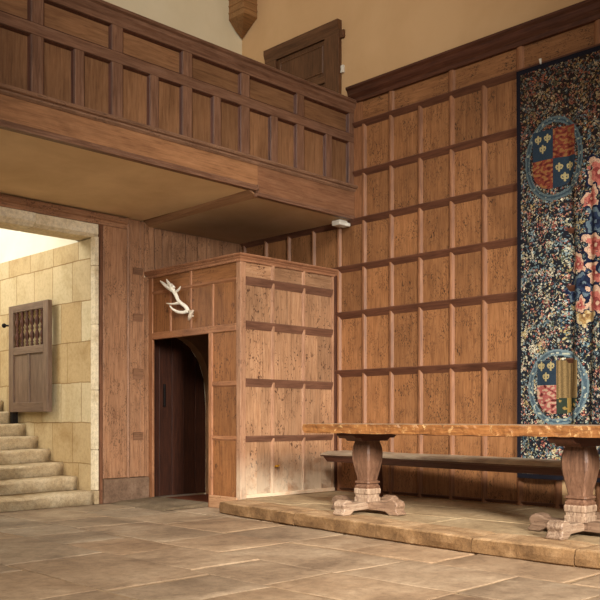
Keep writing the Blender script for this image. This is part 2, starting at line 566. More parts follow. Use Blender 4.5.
# timber bressumer over the doorway
bm = bmesh.new()
prism(bm, [(-0.075, 3.31), (-0.075, 3.255), (-0.05, 3.24), (-0.05, 3.19), (0.0, 3.19), (0.0, 3.31)], 'x', -6.6, -1.818)
bres = obj('door_lintel_beam', bm, board('x'), bevel=0.004)
tag(bres, 'long moulded oak beam above the stone doorway under the gallery', 'beam')

# ---- stone staircase
st = thing('stone_staircase', 'worn stone stairs climbing beyond the left doorway', 'stairs', (-3.2, 1.2, 0.0))
def step(i):
    bm = bmesh.new()
    rise, run = 0.152, 0.31
    z1 = rise * (i + 1)
    y0 = run * i - (0.045 if i == 0 else 0.0)
    x0, x1 = (-5.18 if i > 1 else -4.34), XS - 0.003
    if i == 0:
        x0, x1 = -4.34, -2.252
    y1 = (0.0 if i == 0 else y0 + run + 0.12) if i < 9 else 4.28
    if i == 0:
        y1 = y0 + 0.36
    prof = [(0.0, z1 - rise if i == 0 else z1 - rise - 0.02), (0.0, z1 - 0.055), (-0.008, z1 - 0.03), (0.0, z1 - 0.008), (0.03, z1), (0.16, z1 - 0.004), (y1 - y0, z1 - 0.002)]
    nx = 26
    cols = []
    for k in range(nx + 1):
        x = x0 + (x1 - x0) * k / nx
        dip = 0.028 * math.exp(-((x + 3.25 + 0.1 * math.sin(i * 2.1)) / 0.55) ** 2) + 0.008 * fract_noise((x, i * 3.1, 0), 2.3, 5)
        rnd_end = 0.03 * max(0.0, 1 - (x1 - x) / 0.06) ** 2
        col = []
        for q, (dy, z) in enumerate(prof):
            top = 1.0 if q >= 2 else 0.0
            w = 0.012 * fract_noise((x, z, i * 1.7), 3.0, 2) if q in (1, 2, 3) else 0
            col.append(bm.verts.new((x, y0 + dy + w + rnd_end * (q < 5), z - dip * top * (1 if q < 6 else 0.3))))
        cols.append(col)
    for a, b in zip(cols, cols[1:]):
        for q in range(len(prof) - 1):
            f = bm.faces.new((a[q], b[q], b[q + 1], a[q + 1]))
            f.smooth = True
    zb = z1 - rise - 0.02 if i else 0.0
    low = [bm.verts.new((c[0].co.x, y1, zb)) for c in cols]
    for (a, b), (p, q) in zip(zip(cols, cols[1:]), zip(low, low[1:])):
        bm.faces.new((a[-1], b[-1], q, p))
        bm.faces.new((a[0], p, q, b[0]))
    for c, p in ((cols[0], low[0]), (cols[-1], low[-1])):
        cen = bm.verts.new((c[0].co.x, (y0 + y1) / 2, (z1 + zb) / 2))
        loop = c + [p]
        for m in range(len(loop)):
            bm.faces.new((loop[m], loop[(m + 1) % len(loop)], cen))
    return bm, (x0, x1, y0, y1, z1)
for i in range(10):
    bm, e = step(i)
    # right and left ends and back closed
    x0, x1, y0, y1, z1 = e
    obj('step', bm, M['step'], st)

# ---- dog gate folded back against the stair wall
gx0, gx1 = XS - 0.12, XS - 0.06
gy0, gy1, gz0, gz1 = 0.81, 1.81, 1.055, 2.40
gate = thing('stair_gate', 'weathered oak gate with turned balusters folded against stair wall', 'gate', ((gx0 + gx1) / 2, (gy0 + gy1) / 2, gz0))
obj('stile', B(gx0, gx1, gy0, gy0 + 0.12, gz0, gz1), gate_oak('z'), gate, 0.006)
obj('stile', B(gx0, gx1, gy1 - 0.12, gy1, gz0, gz1), gate_oak('z'), gate, 0.006)
for a, b, bv in ((gz1 - 0.09, gz1, 0.006), (1.775, 1.872, 0.006), (gz0, gz0 + 0.12, 0.006)):
    obj('rail', B(gx0 + 0.002, gx1 - 0.002, gy0 + 0.12, gy1 - 0.12, a, b), gate_oak('y'), gate, bv)
obj('muntin', B(gx0 + 0.006, gx1 - 0.006, 1.28, 1.34, gz0 + 0.12, 1.775), gate_oak('z'), gate, 0.006)
for a, b in ((gy0 + 0.12, 1.28), (1.34, gy1 - 0.12)):
    bm = B(gx0 + 0.024, gx1 - 0.02, a, b, gz0 + 0.12, 1.775)
    obj('panel', bm, gate_oak('z'), gate)
for k in range(6):
    y = gy0 + 0.12 + (gy1 - gy0 - 0.24) * (k + 0.5) / 6
    bm = bmesh.new()
    z0, z1 = 1.872, gz1 - 0.09
    h = z1 - z0
    prof = [(0, .020), (.06, .020), (.08, .014), (.12, .022), (.17, .013), (.26, .030), (.36, .026), (.44, .012), (.48, .020), (.52, .020), (.56, .012), (.64, .028), (.74, .030), (.83, .013), (.88, .022), (.92, .014), (.94, .020), (1, .020)]
    lathe(bm, (gx0 + gx1) / 2, y, [(z0 + h * t, r) for t, r in prof], 12)
    obj('baluster', bm, very_dark('z'), gate, smooth=True)
bm = bmesh.new()
tube(bm, [(gx0 + 0.02, gy1 - 0.01, 2.16), (gx0 - 0.02, gy1 + 0.07, 2.165)], [0.012, 0.012], 8)
bmesh.ops.create_uvsphere(bm, u_segments=10, v_segments=8, radius=0.03, matrix=__import__('mathutils').Matrix.Translation((gx0 - 0.02, gy1 + 0.08, 2.165)))
obj('latch_knob', bm, M['iron'], gate, smooth=True, label='black iron latch knob')
obj('foot_block', B(gx0 + 0.01, gx1 + 0.02, gy1 - 0.10, gy1 - 0.02, 0.915, gz0), M['iron'], gate)

# ---- boarded timber post and planks between doorway and porch
tb = thing('oak_wall_boarding', 'tall wide oak planks between stone doorway and porch', 'wall boarding', (-1.82, -0.03, 0.0))
obj('post', B(-2.185, -2.145, -0.035, 0.0, 0.0, 3.19), oak('z', (110, 72, 50), (70, 44, 30), (130, 90, 66), key='edge'), tb)
obj('plank', B(-2.143, -1.823, -0.05, 0.0, 0.285, 3.188), board('z'), tb, 0.008)
obj('bead', PR([(-1.822, 0.0), (-1.822, -0.05), (-1.806, -0.062), (-1.79, -0.05), (-1.778, -0.05), (-1.77, -0.035), (-1.77, 0.0)], 'z', 0.285, 3.322), board('z'), tb)
obj('plank', B(-1.768, -1.63, -0.03, 0.0, 0.285, 3.322), board('z'), tb, 0.006)
obj('plank', B(-1.625, -1.565, -0.026, 0.0, 0.285, 3.322), board('z'), tb, 0.006)
obj('stile', PR([(-1.56, 0.0), (-1.56, -0.02), (-1.545, -0.05), (-1.522, -0.05), (-1.522, 0.0)], 'z', 0.285, 2.66), board('z'), tb)
for z0, z1 in ((2.675, 2.758), (2.122, 2.216), (1.439, 1.568), (0.72, 0.814)):
    obj('rail_stub', PR([(-0.03, z1), (-0.05, z1 - 0.01), (-0.045, z1 - 0.04), (-0.032, z0), (-0.03, z0)], 'x', -1.73, -1.595), oak('x', (126, 90, 66), (96, 66, 48), (148, 110, 84), fleck=0.3, key='stub'), tb)
px_ = [-1.56, -1.418, -1.308, -1.158, -0.949, -0.755, -0.562, -0.347, -0.02]
for i, (a, b) in enumerate(zip(px_, px_[1:])):
    d = 0.02 + 0.004 * (i % 3)
    obj('plank', B(a + 0.003, b - 0.003, -d, 0.0, 2.70, 3.322 if i < 1 else 3.268), board('z'), tb, 0.004)
obj('plinth', B(-2.145, -1.525, -0.075, 0.0, 0.0, 0.28), M['plinth'], tb, 0.012, label='dark weathered plinth block at the foot')

# ================================================================== WALL PANELLING (right wall)
wp = thing('wall_panelling', 'tall square oak panelling covering the right wall behind the table', 'panelling', (0.0, -4.0, 0.0))
muntin_y = [-0.06, -0.48, -0.90, -1.33, -1.75, -2.138, -2.534, -2.935, -3.344, -3.741, -4.150]
ny = -4.150
while ny > -8.8:
    ny -= 0.405
    muntin_y.append(ny)
rails = [(4.31, 4.385), (3.747, 3.825), (3.205, 3.283), (2.672, 2.752), (2.128, 2.218), (1.45, 1.54), (0.785, 0.88), (0.125, 0.165)]
Z0 = 0.125
def chamf_rail(bm, z0, z1, d, y0, y1, x=0.0):
    prism(bm, [(x, z1), (x - d, z1), (x - d - 0.003, z1 - 0.006), (x - d, z1 - 0.014), (x - 0.014, z0 + 0.012), (x, z0)], 'y', y0, y1)
def chamf_rail_y(pts_x, z1):
    pass
for z0, z1 in rails:
    bm = bmesh.new()
    # profile in (x, z), extruded along y
    ymax = 0.0 if 2.6 < z0 < 3.25 else -1.72
    if z0 > 3.3: ymax = -2.0
    chamf_rail(bm, z0, z1, 0.058 if z0 > 0.2 else 0.03, -9.0, ymax)
    obj('rail', bm, oak('y', (92, 57, 41), (64, 38, 27), (114, 75, 55), fleck=0.1, vary=0.05, key='rail'), wp)  # darker oak: shade on and below the chamfer is put into the colour
def muntin_bm(y, z0, z1, hw=0.036, d=0.036):
    return PR([(0.0, y - hw), (-0.010, y - hw), (-d, y - hw + 0.020), (-d - 0.004, y), (-d, y + hw - 0.024), (-0.010, y + hw), (0.0, y + hw)], 'z', z0, z1)
for i, y in enumerate(muntin_y):
    if y > -1.74:
        z0, z1 = 2.62, 3.27
    elif y > -1.8:
        z0, z1 = Z0, 3.27
    else:
        z0, z1 = Z0, 4.35
    obj('muntin', muntin_bm(y, z0, z1), wall_frame('z'), wp)
fr_y = [-2.05, -2.534, -3.344, -4.15, -4.96, -5.77, -6.58, -7.39, -8.2]
for y in fr_y[1:]:
    obj('frieze_muntin', muntin_bm(y, 4.37, 4.66, 0.045, 0.03), wall_frame('z'), wp)
zr = [(rails[k + 1][1], rails[k][0]) for k in range(7)]
for j in range(len(muntin_y) - 1):
    ya, yb = muntin_y[j], muntin_y[j + 1]
    if yb < -4.7:
        break
    for (z0, z1) in zr:
        if ya > -1.7 and not (2.6 < z0 < 3.0):
            continue
        if ya > -1.7 and z0 > 3.3:
            continue
        if ya > -2.0 and z0 > 3.2:
            continue
        obj('panel', B(-0.010, 0.0, yb + 0.03, ya - 0.03, z0 - 0.07, z1 + 0.02), wall_panel('z'), wp)
obj('edge_stile', B(-0.022, 0.0, -2.12, -1.93, 3.29, 4.62), wall_frame('z'), wp)
obj('panel_field', B(-0.010, 0.0, -9.0, muntin_y[12] - 0.02 if len(muntin_y) > 12 else -5, Z0, 4.4), wall_panel('z'), wp)
for a, b in zip(fr_y, fr_y[1:]):
    obj('frieze_panel', B(-0.010, 0.0, b + 0.03, a - 0.03, 4.33, 4.68), wall_panel('y'), wp)
obj('cornice', PR([(0.0, 4.79), (-0.125, 4.79), (-0.125, 4.765), (-0.10, 4.745), (-0.085, 4.70), (-0.05, 4.66), (-0.045, 4.62), (0.0, 4.615)], 'y', -9.0, -1.95), dark_oak('y'), wp)

# ================================================================== PORCH (draught lobby)
PX, PY, PT = -1.518, -1.714, 2.722
pc = thing('oak_porch', 'boxed oak panelled porch with open doorway standing in the corner', 'porch', (-0.76, -0.86, 0.0))
D0 = 0.125
# front (faces the hall): flat panels almost flush with their framing
fx = [(-1.443, -1.056), (-1.040, -0.575), (-0.559, -0.10)]
fz = [(0.165, 0.724), (0.79, 1.316), (1.405, 1.93), (2.02, 2.399), (2.488, 2.63)]
for (a, b) in fx:
    for k, (z0, z1) in enumerate(fz):
        if k < 4:        # two boards make one panel
            mid = (a + b) / 2 + 0.06 * math.sin(a * 9 + k)
            for u0, u1, dd in ((a - 0.01, mid - 0.002, 0.010), (mid + 0.002, b + 0.01, 0.012)):
                obj('panel_board', B(u0, u1, PY + dd, PY + 0.03, z0 - 0.02, z1 + 0.02), porch_panel('z'), pc)
        else:
            obj('frieze_panel', B(a - 0.01, b + 0.01, PY + 0.010, PY + 0.03, z0 - 0.02, z1 + 0.02), porch_panel('x'), pc)
obj('backing_board', B(-1.47, -0.02, PY + 0.03, PY + 0.045, 0.13, 2.66), dark_oak('z'), pc)
for x in (-1.048, -0.567):
    obj('muntin', PR([(x - 0.026, PY + 0.011), (x - 0.012, PY - 0.012), (x + 0.012, PY - 0.012), (x + 0.026, PY + 0.011)], 'z', 0.16, 2.66), porch_frame('z'), pc)
rl = oak('x', (104, 70, 53), (78, 50, 38), (124, 88, 68), fleck=0.1, vary=0.05, key='prail')
for z0, z1 in ((0.724, 0.79), (1.316, 1.405), (1.93, 2.02), (2.399, 2.488)):
    obj('rail', PR([(PY + 0.011, z1), (PY - 0.018, z1 - 0.002), (PY - 0.018, z1 - 0.016), (PY + 0.004, z0), (PY + 0.011, z0)], 'x', -1.445, -0.095), rl, pc)
obj('corner_post', B(PX, -1.443, PY, -1.640, 0.0, 2.66), porch_frame('z'), pc, 0.006)
obj('stile', B(-0.10, -0.062, PY - 0.004, PY + 0.03, 0.125, 2.66), porch_frame('z'), pc, 0.004)
obj('stile', B(-0.056, -0.0, PY - 0.016, PY + 0.03, 0.125, 2.66), dark_oak('z'), pc, 0.004)
obj('base_rail', B(-1.443, -0.06, PY - 0.012, PY + 0.03, 0.125, 0.165), oak('x', (186, 150, 118), (140, 104, 78), (206, 174, 142), key='pbase', bleach=0.6), pc, 0.004)
# side with the doorway
def sidebox(name, y0, y1, z0, z1, d=0.0, mat=None, t=0.05, bevel=0.005):
    return obj(name, B(PX - d, PX + t, y0, y1, z0, z1), mat, pc, bevel)
sidebox('post', -0.122, -0.0, 0.0, 2.66, 0.0, side_frame('z'), 0.03)
obj('door_jamb', PR([(PX + 0.05, -1.166), (PX + 0.012, -1.166), (PX - 0.006, -1.185), (PX - 0.006, -1.235), (PX + 0.004, -1.245), (PX + 0.05, -1.245)], 'z', 0.0, 1.92), side_frame('z'), pc)
sidebox('door_head', -1.64, -0.122, 1.912, 1.99, 0.004, side_frame('y'))
for (a, b) in ((-0.86, -0.122), (-1.64, -0.845)):
    obj('frieze_panel', B(PX + 0.012, PX + 0.03, a, b, 2.46, 2.66), side_panel('y'), pc)
obj('rail', PR([(PX + 0.03, 2.48), (PX - 0.004, 2.48), (PX - 0.004, 2.462), (PX + 0.012, 2.44), (PX + 0.03, 2.44)], 'y', -1.64, -0.122), side_frame('y'), pc)
ym = [-0.122, -0.469, -0.852, -1.245, -1.645]
for a, b in zip(ym, ym[1:]):
    obj('panel', B(PX + 0.012, PX + 0.03, b, a, 1.98, 2.45), side_panel('z'), pc)
for y in ym[1:4]:
    obj('muntin', PR([(PX + 0.02, y - 0.022), (PX - 0.002, y - 0.014), (PX - 0.002, y + 0.012), (PX + 0.02, y + 0.022)], 'z', 1.98, 2.45), side_frame('z'), pc)
obj('frieze_muntin', PR([(PX + 0.02, -0.874), (PX - 0.002, -0.866), (PX - 0.002, -0.840), (PX + 0.02, -0.830)], 'z', 2.478, 2.66), side_frame('z'), pc)
for z0, z1 in ((0.14, 0.733), (0.787, 1.314), (1.379, 1.918)):
    obj('panel', B(PX + 0.012, PX + 0.03, -1.645, -1.24, z0 - 0.01, z1 + 0.01), side_panel('z'), pc)
for z0, z1 in ((0.733, 0.787), (1.314, 1.379)):
    obj('rail', PR([(PX + 0.03, z1), (PX - 0.002, z1), (PX - 0.002, z0 + 0.02), (PX + 0.012, z0), (PX + 0.03, z0)], 'y', -1.645, -1.24), side_frame('y'), pc)
obj('base_rail', B(PX - 0.012, PX + 0.05, -1.66, -1.20, 0.0, 0.135), oak('y', (160, 120, 88), (112, 78, 54), (186, 148, 112), key='sbase'), pc, 0.006)
# cornice, mitred round the two outer faces
cp = [(0.0, 2.722), (0.052, 2.722), (0.056, 2.712), (0.046, 2.700), (0.030, 2.692), (0.030, 2.684), (0.014, 2.668), (0.012, 2.645), (0.0, 2.64)]
bm = bmesh.new()
path = [(PX, 0.0, -1, 0), (PX, PY, -1, -1), (0.0, PY, 0, -1)]
rings = []
for (x, y, ox, oy) in path:
    rings.append([bm.verts.new((x + ox * d, y + oy * d, z)) for d, z in cp])
for a, b in zip(rings, rings[1:]):
    for q in range(len(cp) - 1):
        bm.faces.new((a[q], b[q], b[q + 1], a[q + 1]))
obj('cornice', bm, oak('x', (138, 95, 68), (100, 66, 46), (158, 116, 87), key='pcorn'), pc)
obj('roof_board', B(PX + 0.002, -0.005, PY + 0.002, -0.03, 2.69, 2.715), dark_oak('x'), pc)

# plank door inside the arch
dr = thing('door_2', 'dark plank door in the arched doorway inside the porch', 'door', (-0.98, 0.14, 0.0), kind='structure')
for i in range(7):
    a = -1.80 + i * 0.186
    obj('plank', B(a + 0.002, a + 0.184, 0.12 + 0.006 * (i % 2), 0.165, 0.02, 2.12), oak('z', (58, 30, 19), (36, 18, 12), (76, 42, 27), fleck=0.3, vary=0.15, key='door'), dr, 0.004)
obj('handle', B(-1.185, -1.155, 0.10, 0.121, 1.12, 1.40), M['iron'], dr, 0.005)
# matting and threshold
th = obj('threshold_stone', PR([(-2.12, 0.0), (-1.98, 0.028), (PX - 0.0, 0.045), (PX + 0.06, 0.045), (PX + 0.06, 0.0)], 'y', -1.16, -0.125), stone('threshold_stone', [(92, 78, 60), (118, 102, 80), (138, 120, 98)], 3.0, 0.4), bevel=0.006)
tag(th, 'worn sloping threshold stone before the dark porch doorway', 'threshold')
mt = obj('door_mat', B(-1.44, -0.35, -1.1, -0.15, 0.004, 0.03), M['mat'], bevel=0.005)
tag(mt, 'reddish brown mat on the floor inside the porch', 'mat')

# yellow catch on the lower front panel
bm = B(-1.035, -0.975, PY - 0.012, PY + 0.012, 0.442, 0.456)
tube(bm, [(-1.02, PY - 0.010, 0.452), (-1.02, PY - 0.035, 0.455)], [0.010, 0.013], 10)
tube(bm, [(-0.985, PY - 0.010, 0.452), (-0.985, PY - 0.03, 0.462)], [0.007, 0.009], 10)
tag(obj('brass_catch', bm, M['brass']), 'tiny yellow brass catch on the lower porch panel', 'catch')

# ================================================================== GALLERY
GY = -1.989
gl = thing('oak_gallery', 'long oak panelled gallery front overhanging the doorway and porch', 'gallery', (-3.0, GY, 3.3))
XL = -6.6
studs_w = [-6.35, -5.57, -4.78, -3.991, -3.214, -2.429, -1.688, -0.893, -0.045]
studs_n = [-5.96, -5.18, -4.39, -3.598, -2.813, -2.057, -1.281, -0.44]
zA, zB, zC, zD, zE, zF = 3.603, 3.66, 4.163, 4.262, 4.495, 4.55
gf = gal_frame
def grail(name, z0, z1, mat, d=0.0):
    return obj(name, B(XL, 0.0, GY - d, GY + 0.05, z0, z1), mat, gl, 0.005)
grail('mid_rail', zC, zD, gf('x'))
grail('top_rail', zE, 4.53, gf('x'))
for x in studs_w:
    obj('stile', B(x - 0.055, x + 0.055, GY - 0.0, GY + 0.05, zA, zC), gf('z'), gl, 0.005)
    obj('stile', B(x - 0.055, x + 0.055, GY - 0.0, GY + 0.05, zD, zE), gf('z'), gl, 0.005)
for x in studs_n:
    obj('muntin', B(x - 0.045, x + 0.045, GY - 0.0, GY + 0.05, zA, zC), gf('z'), gl, 0.005)
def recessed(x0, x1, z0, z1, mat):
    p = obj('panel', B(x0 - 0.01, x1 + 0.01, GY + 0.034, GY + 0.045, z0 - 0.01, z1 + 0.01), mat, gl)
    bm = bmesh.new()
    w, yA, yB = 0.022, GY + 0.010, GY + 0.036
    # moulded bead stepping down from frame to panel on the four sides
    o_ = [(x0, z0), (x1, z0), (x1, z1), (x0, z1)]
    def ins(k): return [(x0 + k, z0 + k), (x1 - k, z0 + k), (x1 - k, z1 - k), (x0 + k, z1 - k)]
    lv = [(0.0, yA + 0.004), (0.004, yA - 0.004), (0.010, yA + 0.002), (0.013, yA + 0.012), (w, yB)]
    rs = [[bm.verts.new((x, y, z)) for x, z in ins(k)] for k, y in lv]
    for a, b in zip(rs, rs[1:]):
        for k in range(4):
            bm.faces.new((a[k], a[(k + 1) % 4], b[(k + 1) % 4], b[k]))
    obj('bead', bm, dark_oak('z'), p, recalc=True)  # dark oak puts the recess corner shade into the bead colour
allb = sorted([(x, 0.055) for x in studs_w] + [(x, 0.045) for x in studs_n])
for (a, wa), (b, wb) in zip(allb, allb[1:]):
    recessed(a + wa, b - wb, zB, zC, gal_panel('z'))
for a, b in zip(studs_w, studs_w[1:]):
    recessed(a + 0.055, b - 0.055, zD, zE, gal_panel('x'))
def prof_x(name, pts, x0, x1, mat):
    return obj(name, PR([(GY + y, z) for y, z in pts], 'x', x0, x1), mat, gl)
prof_x('sill_moulding', [(0.03, 3.680), (-0.012, 3.677), (-0.055, 3.660), (-0.064, 3.645), (-0.055, 3.63), (-0.032, 3.622), (-0.032, 3.608), (-0.014, 3.59), (0.03, 3.585)], XL, -0.0, oak('x', (140, 104, 80), (96, 66, 48), (166, 130, 104), key='sill'))
prof_x('cap_rail', [(0.10, 4.647), (-0.045, 4.647), (-0.06, 4.635), (-0.055, 4.615), (-0.035, 4.600), (-0.03, 4.57), (-0.012, 4.545), (0.0, 4.515), (0.10, 4.515)], XL, -0.0, gal_frame('x'))
obj('fascia_board', B(XL, -1.53, GY - 0.006, GY + 0.05, 3.365, 3.61), oak('x', (148, 104, 70), (110, 72, 48), (168, 122, 86), fleck=0.1, vary=0.03, rough=0.45, key='fascia'), gl)
obj('fascia_board', B(-1.53, 0.0, GY - 0.006, GY + 0.05, 3.30, 3.61), oak('x', (128, 88, 62), (96, 62, 44), (146, 106, 78), fleck=0.1, vary=0.03, rough=0.45, key='fascia'), gl)
prof_x('bottom_moulding', [(0.03, 3.385), (-0.016, 3.382), (-0.024, 3.372), (-0.018, 3.352), (-0.03, 3.340), (-0.03, 3.325), (0.03, 3.322)], XL, -1.535, gf('x'))
prof_x('bottom_moulding', [(0.03, 3.315), (-0.016, 3.315), (-0.024, 3.305), (-0.018, 3.290), (-0.03, 3.282), (-0.03, 3.270), (0.03, 3.268)], -1.535, -0.0, gf('x'))
obj('moulding_end', B(-1.548, -1.53, GY - 0.03, GY + 0.03, 3.268, 3.385), gf('z'), gl)
# soffit: higher on the left, dropped towards the panelled wall, a splayed board between them
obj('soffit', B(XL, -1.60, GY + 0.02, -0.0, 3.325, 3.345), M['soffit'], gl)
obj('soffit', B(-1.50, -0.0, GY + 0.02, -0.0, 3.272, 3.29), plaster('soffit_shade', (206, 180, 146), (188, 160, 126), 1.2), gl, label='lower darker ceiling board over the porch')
bm = bmesh.new()
v = [bm.verts.new(p) for p in ((-1.64, GY + 0.02, 3.326), (-1.50, GY + 0.02, 3.272), (-1.50, -0.0, 3.272), (-1.56, -0.0, 3.326),
                               (-1.64, GY + 0.02, 3.345), (-1.50, GY + 0.02, 3.29), (-1.50, -0.0, 3.29), (-1.56, -0.0, 3.345))]
for f in ((0, 1, 2, 3), (7, 6, 5, 4), (0, 4, 5, 1), (1, 5, 6, 2), (2, 6, 7, 3), (3, 7, 4, 0)):
    bm.faces.new([v[i] for i in f])
obj('splayed_board', bm, oak('y', (156, 118, 86), (130, 94, 66), (174, 136, 102), fleck=0.0, vary=0.02, key='splay'), gl)
obj('gallery_floor', B(XL, 0.0, GY + 0.05, -0.0, 3.42, 3.47), dark_oak('x'), gl)

# white sensor under the gallery corner
sn = thing('alarm_sensor', 'small white plastic box under the gallery end by the panelling', 'sensor', (-0.13, -1.86, 3.272))
bm = B(-0.20, -0.06, -1.93, -1.80, 3.205, 3.267)
obj('housing', bm, M['plastic'], sn, 0.012)
bm = B(-0.10, -0.03, -1.95, -1.83, 3.200, 3.245)
obj('lens', bm, M['plastic'], sn, 0.015)

# ================================================================== UPPER DOOR AND CORBEL
ud = thing('door_1', 'dark oak panelled door high on the wall above the gallery', 'door', (0.0, -1.1, 3.47), kind='structure')
uo = lambda ax: oak(ax, (96, 64, 42), (66, 42, 27), (114, 80, 54), fleck=0.1, vary=0.04, key='ud')
obj('top_rail', PR([(0.0, 5.66), (-0.075, 5.66), (-0.075, 5.60), (-0.055, 5.55), (-0.05, 5.50), (0.0, 5.50)], 'y', -1.78, -0.50), uo('y'), ud)
obj('stile', B(-0.055, 0.0, -1.78, -1.55, 3.48, 5.50), uo('z'), ud, 0.006)
obj('stile', B(-0.055, 0.0, -0.70, -0.50, 3.48, 5.50), uo('z'), ud, 0.006)
obj('rail', B(-0.05, 0.0, -1.55, -0.70, 4.98, 5.06), uo('y'), ud, 0.006)
obj('muntin', B(-0.045, 0.0, -1.14, -1.07, 3.48, 4.98), uo('z'), ud, 0.006)
for (a, b, c, d) in ((-1.55, -0.70, 5.06, 5.50), (-1.55, -1.14, 3.48, 4.98), (-1.07, -0.70, 3.48, 4.98)):
    obj('panel', B(-0.02, 0.0, a, b, c, d), uo('z'), ud)
    bm = bmesh.new()
    k0, k1 = 0.05, 0.075
    rs = [[bm.verts.new((x, y, z)) for y, z in ((a + k, c + k), (b - k, c + k), (b - k, d - k), (a + k, d - k))] for k, x in ((k0, -0.02), (k0 + 0.01, -0.03), (k1, -0.02))]
    for r0, r1 in zip(rs, rs[1:]):
        for q in range(4):
            bm.faces.new((r0[q], r0[(q + 1) % 4], r1[(q + 1) % 4], r1[q]))
    obj('moulding', bm, uo('z'), ud)
obj('hinge', B(-0.04, 0.0, -1.84, -1.77, 5.44, 5.53), uo('z'), ud, 0.006)
obj('hinge', B(-0.03, 0.0, -1.83, -1.785, 5.03, 5.12), M['plastic'], ud, 0.006, label='hinge plate coloured pale for a glint')  # white colour stands in for a glint near the hinge

cb = thing('roof_corbel', 'carved wooden corbel with pointed foot in the corner above gallery', 'corbel', (-0.14, -0.14, 5.98))
def corbel_ring(bm, e, z):
    return [bm.verts.new(p) for p in ((-e, -e, z), (0, -e, z), (0, 0, z), (-e, 0, z))]
bm = bmesh.new()
box(bm, -0.23, 0.0, -0.30, 0.0, 6.17, 6.65)
obj('block', bm, oak('x', (150, 110, 70), (104, 72, 44), (172, 130, 86), fleck=0.0, vary=0.02, key='corb'), cb, 0.006)
for z in (6.24, 6.33, 6.42, 6.51):
    obj('band', B(-0.238, 0.0, -0.308, 0.0, z, z + 0.022), oak('x', (150, 110, 70), (104, 72, 44), (172, 130, 86), fleck=0.0, vary=0.02, key='corb'), cb, 0.004)
bm = bmesh.new()
T = [bm.verts.new(p) for p in ((-0.23, -0.30, 6.17), (0, -0.30, 6.17), (0, 0, 6.17), (-0.23, 0, 6.17))]
a = bm.verts.new((-0.02, -0.02, 5.98))
c1 = bm.verts.new((-0.14, -0.02, 6.06)); c2 = bm.verts.new((-0.02, -0.14, 6.06))
bm.faces.new(T)
bm.faces.new((T[0], T[1], c2)); bm.faces.new((T[0], c2, a)); bm.faces.new((T[0], a, c1)); bm.faces.new((T[0], c1, T[3]))
bm.faces.new((T[1], T[2], a, c2)); bm.faces.new((T[3], c1, a, T[2]))
obj('pointed_foot', bm, oak('x', (136, 96, 58), (92, 62, 38), (158, 116, 74), fleck=0.0, vary=0.02, key='corb2'), cb)

# ================================================================== DAIS
ds = thing('stone_dais', 'low stone platform with rough kerb under the long table', 'platform', (-1.1, -4.5, 0.0), kind='structure')
edge = [(-1.745, -1.85), (-2.4, -1.95), (-3.2, -2.05), (-3.85, -2.13), (-4.45, -2.20), (-5.35, -2.27), (-6.1, -2.24), (-7.2, -2.24), (-8.6, -2.24)]  # (y, x)
def edge_x(y):
    for (y0, x0), (y1, x1) in zip(edge, edge[1:]):
        if y1 <= y <= y0:
            t = (y - y0) / (y1 - y0)
            return x0 + (x1 - x0) * t
    return edge[-1][1] if y < -8.6 else edge[0][1]
kj = [-1.745, -3.03, -4.1, -5.08, -5.88, -6.9, -7.8, -8.6]
for ya, yb in zip(kj, kj[1:]):
    bm = bmesh.new()
    n = max(6, int((ya - yb) / 0.07))
    rings = []
    for i in range(n + 1):
        y = ya - 0.004 + (yb - ya + 0.008) * i / n
        x = edge_x(y)
        e = 0.006 if i in (0, n) else 0.0
        ring = []
        for (dx, z) in ((0.34, 0.0), (0.02, 0.0), (0.0, 0.015), (-0.004, 0.06), (0.0, 0.112), (0.006, 0.121), (0.018, 0.125), (0.06, 0.126), (0.16, 0.126), (0.34, 0.126)):
            w = 0.016 * fract_noise((y, z * 3, 0), 2.5, 4) + 0.010 * fract_noise((y, z * 4, ya), 11, 1)
            zz = 0.006 * fract_noise((y, dx, 0), 2.4, 6) if z > 0.05 else 0
            ring.append(bm.verts.new((x + dx + e + (w if dx < 0.3 else 0), y, z + (zz if dx < 0.3 else 0) - (0.008 if e and z > 0.1 else 0))))
        rings.append(ring)
    for a, b in zip(rings, rings[1:]):
        for q in range(len(a) - 1):
            bm.faces.new((a[q], b[q], b[q + 1], a[q + 1]))
    bm.faces.new(rings[0]); bm.faces.new(rings[-1][::-1])
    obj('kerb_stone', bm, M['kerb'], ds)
rnd = random.Random(3)
yy = -1.72
while yy > -8.6:
    y1 = yy - rnd.uniform(0.7, 1.2)
    xs_ = [edge_x((yy + y1) / 2) + 0.30, -1.35 + rnd.uniform(-0.12, 0.12), -0.7 + rnd.uniform(-0.1, 0.1), 0.0]
    if yy > -1.75: xs_[0] = edge_x(yy) + 0.30
    for a, b in zip(xs_, xs_[1:]):
        bm = B(a + 0.005, b - 0.005, y1 + 0.005, yy - 0.005, 0.0, 0.125 + rnd.uniform(-0.004, 0.001))
        obj('paving_slab', bm, M['dais'], ds, 0.007)
    yy = y1

